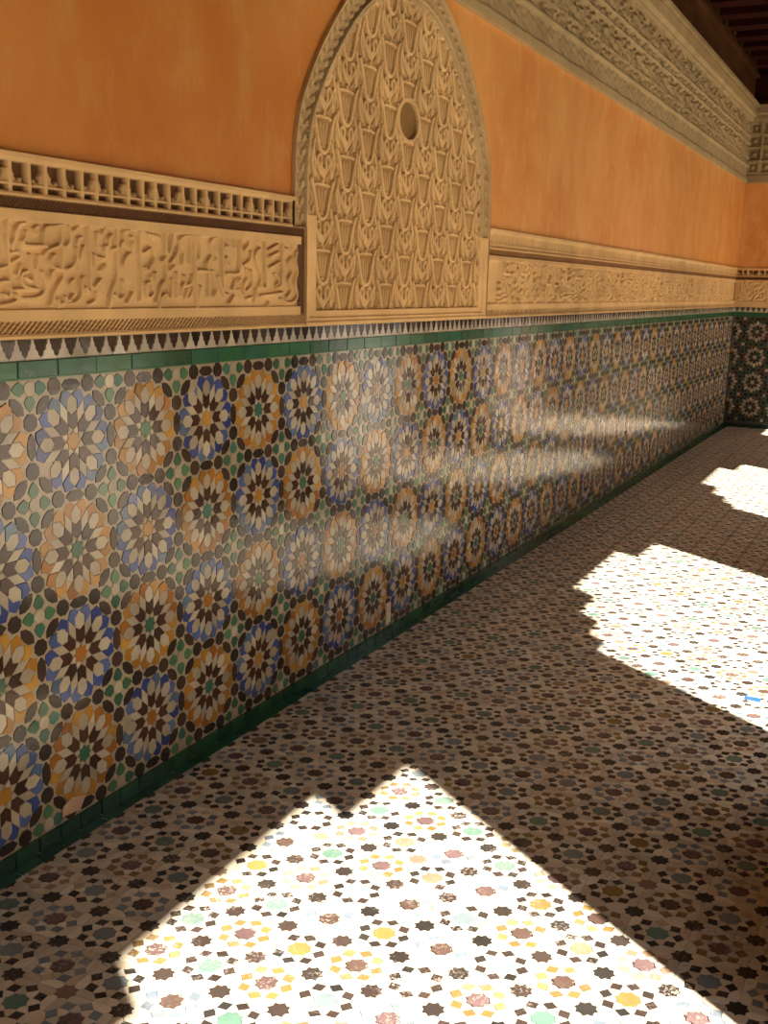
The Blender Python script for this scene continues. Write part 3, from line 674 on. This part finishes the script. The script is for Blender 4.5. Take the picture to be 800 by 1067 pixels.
for a in range(-14, 34):
    for b in range(-24, 164):
        if (a+b) % 2: continue
        c = OF + AF @ np.array([a, b], float)
        if not (.10 < c[0] < XC-.3 and -6.0 < c[1] < YE-.1) or not fine(c[0], c[1]): continue
        c = tuple(c)
        if a % 2 == 0:
            isA = ((a//2 + b//2) % 2 == 0)
            FT.add('disc' if isA else 'star', c, FA[KNOWN.get((a, b), random.choices((0, 1, 2, 3, 4), (34, 22, 12, 12, 20))[0])] if isA else pick(FM), 'rosette_star_tile')
            ring = FD if isA else (RB[RING[(a, b)]] if (a, b) in RING else random.choices(RB, (5, 4, 2))[0])
            for k in range(8):
                FT.add(('rh', k), c, pick(ring) if random.random() > .04 else (.55,.42,.30), 'floor_lozenge_tile'); FT.add(('wi', k), c, pick(FW), 'white_arrow_tile')
        else:
            FT.add('star', c, pick(FD) if random.random() > .05 else (.30,.20,.14), 'dark_star_tile')
            for k in range(4): FT.add(('wo', k, 0), c, pick(FW), 'white_shield_tile'); FT.add(('wo', k, 1), c, pick(FW), 'white_shield_tile')
FT.build(floor, W(0, 0, ZF), EYE, dict(rosette_star_tile=110, floor_lozenge_tile=300, dark_star_tile=130, white_arrow_tile=300, white_shield_tile=300), 'mosaic_tiles', tilt=.010)
mb = MB(); mb.bbox((0,0,0), (.1,.1,.1))
mb = MB(); mb.box((5.14, 6.56, ZF-.005), (5.34, 6.70, ZF+.012), (.03,.12,.55)); link('blue_chip_tile', mb.mesh('blue_chip_tile', M_ftile), floor, (0,0,0), label='single bright blue tile chip in the sunlit mosaic')
y = -6.0                                                  # green border course lying on the floor along the wall
while y < YE:
    e = min(y+.28*random.uniform(.96, 1.04), YE); mb = MB()
    mb.box((.034, y+.006, ZF-.01), (.165, e-.006, ZF+.010+random.uniform(0, .004)), pick(GB)); link('green_edge_tile', mb.mesh('green_edge_tile', M_wtile), floor, (0,0,0)); y = e

# ------------------------------------------------------------------ wooden frieze and ceiling
fz = empty('wooden_frieze', W(0, 12, 8.28), 'dark brown carved cedar frieze between the long wall cornice and ceiling', 'wooden frieze')
fze = empty('wooden_frieze', W(2, YE, 8.28), 'nearly black cedar frieze above the far wall cornice', 'wooden frieze')
mb = MB()
for z0, z1, x in ((8.28, 8.40, .22), (8.40, 9.20, .10), (9.20, 9.32, .24), (9.32, 9.62, .14), (9.62, 9.745, .30)): mb.box((.002, YN+.01, z0+.001), (x, YE-.25, z1))
link('board', mb.mesh('board', M_cedar), fz, (0,0,0))
mb = MB()
for z0, z1, x in ((8.28, 8.40, .22), (8.40, 9.20, .10), (9.20, 9.32, .24), (9.32, 9.745, .14)): mb.box((.002, YE-x, z0+.001), (6.8, YE-.002, z1))
link('end_board', mb.mesh('end_board', M_ceil), fze, (0,0,0))
mb = MB(); mb.box((-.3, YN, ZC), (XC+.6, YE+.3, ZC+.3)); 
ceiling = link('ceiling', mb.mesh('ceiling', M_ceil), kind='structure', label='dark cedar joist ceiling over the gallery')
y = YN+.5
while y < YE-1.0:
    mb = MB(); mb.box((.32, y, ZC-.42), (6.84, y+.62, ZC+.001)); link('joist', mb.mesh('joist', M_ceil), ceiling, (0,0,0)); y += 1.5

# ------------------------------------------------------------------ court side arcade (out of the picture; it cuts the sunlight)
def open_poly(k):
    base = [(9.55, 9.6), (9.55, 3.0), (10.0, 2.95), (10.05, 2.68), (10.68, 2.62), (10.72, 2.25), (11.70, 2.20), (11.75, 1.72), (14.75, 1.68), (14.80, 2.16), (16.22, 2.20), (16.30, 9.6)]
    return [(y + 12.05*k - SLOPE*XA, (XA-x)/KS + ZF) for y, x in base]
SHADE_PIERS = []
def build_arcade():
    mb = MB(); t = .22
    outs = []
    for k in range(-1, 4):
        P = open_poly(k); outs.append(P)
    lo, hi = YN-4, YE+2
    def face_at(x, dy, dz):
        prev = lo
        for P in outs:
            Q = [(y+dy, z+dz) if z > ZF+.1 else (y+dy, ZF) for y, z in P]
            y0, y1 = Q[0][0], Q[-1][0]
            mb.face([(x, prev, ZF), (x, y0, ZF), (x, y0, 14), (x, prev, 14)])
            for (a, b), (c, d) in zip(Q[:-1], Q[1:]):
                if abs(c-a) > 1e-4: mb.face([(x, a, b), (x, c, d), (x, c, 14), (x, a, 14)])
            prev = y1
        mb.face([(x, prev, ZF), (x, hi, ZF), (x, hi, 14), (x, prev, 14)])
    face_at(XA, 0, 0); face_at(XA+t, -SLOPE*t, t/KS)
    for P in outs:
        for (a, b), (c, d) in zip(P[:-1], P[1:]):
            e = lambda z: ZF if z <= ZF+.1 else z+t/KS
            mb.face([(XA, a, max(b, ZF)), (XA, c, max(d, ZF)), (XA+t, c-SLOPE*t, e(d)), (XA+t, a-SLOPE*t, e(b))])
    for k in (-2, -1, 0, 1, 2):                            # unseen dark blocks added between the openings to darken the right floor
        y0 = 16.3 + 12.05*k - SLOPE*XA + .90; y1 = 9.55 + 12.05*(k+1) - SLOPE*XA
        y0 = max(y0, YN+.02)
        if y1-y0 > .3:
            pb = MB(); pb.box((6.5, y0, ZF), (XA, y1, ZC-.05)); SHADE_PIERS.append(pb.mesh('shade_pier', M_cedar))
    return mb.mesh('wall_right', M_court)
wall_right = link('wall_right', build_arcade(), kind='structure', label='arcade of stepped openings between the gallery and the sunny court')
for me in SHADE_PIERS: link('shade_pier', me, wall_right, (0,0,0))
mb = MB(); mb.face([(XC, -60, ZF-.02), (60, -60, ZF-.02), (60, 90, ZF-.02), (XC, 90, ZF-.02)]); mb.face([(XA, YN-1, ZF-.012), (XC, YN-1, ZF-.012), (XC, YE+1, ZF-.012), (XA, YE+1, ZF-.012)])
link('court_floor', mb.mesh('court_floor', M_marble), kind='structure', label='pale marble floor of the court beyond the arcade')
mb = MB(); mb.box((52, -60, ZF), (54, 90, 22)); link('wall_court', mb.mesh('wall_court', M_court), kind='structure', label='orange facade on the opposite side of the court')
mb = MB(); mb.face([(-.3, YN, ZF-.1), (XC, YN, ZF-.1), (XC, YN, ZC), (-.3, YN, ZC)]); link('wall_front', mb.mesh('wall_front', M_cedar), kind='structure', label='unseen dark end wall added behind the viewpoint to dim the near left wall')  # out of view; set close and dark to dim the near left wall
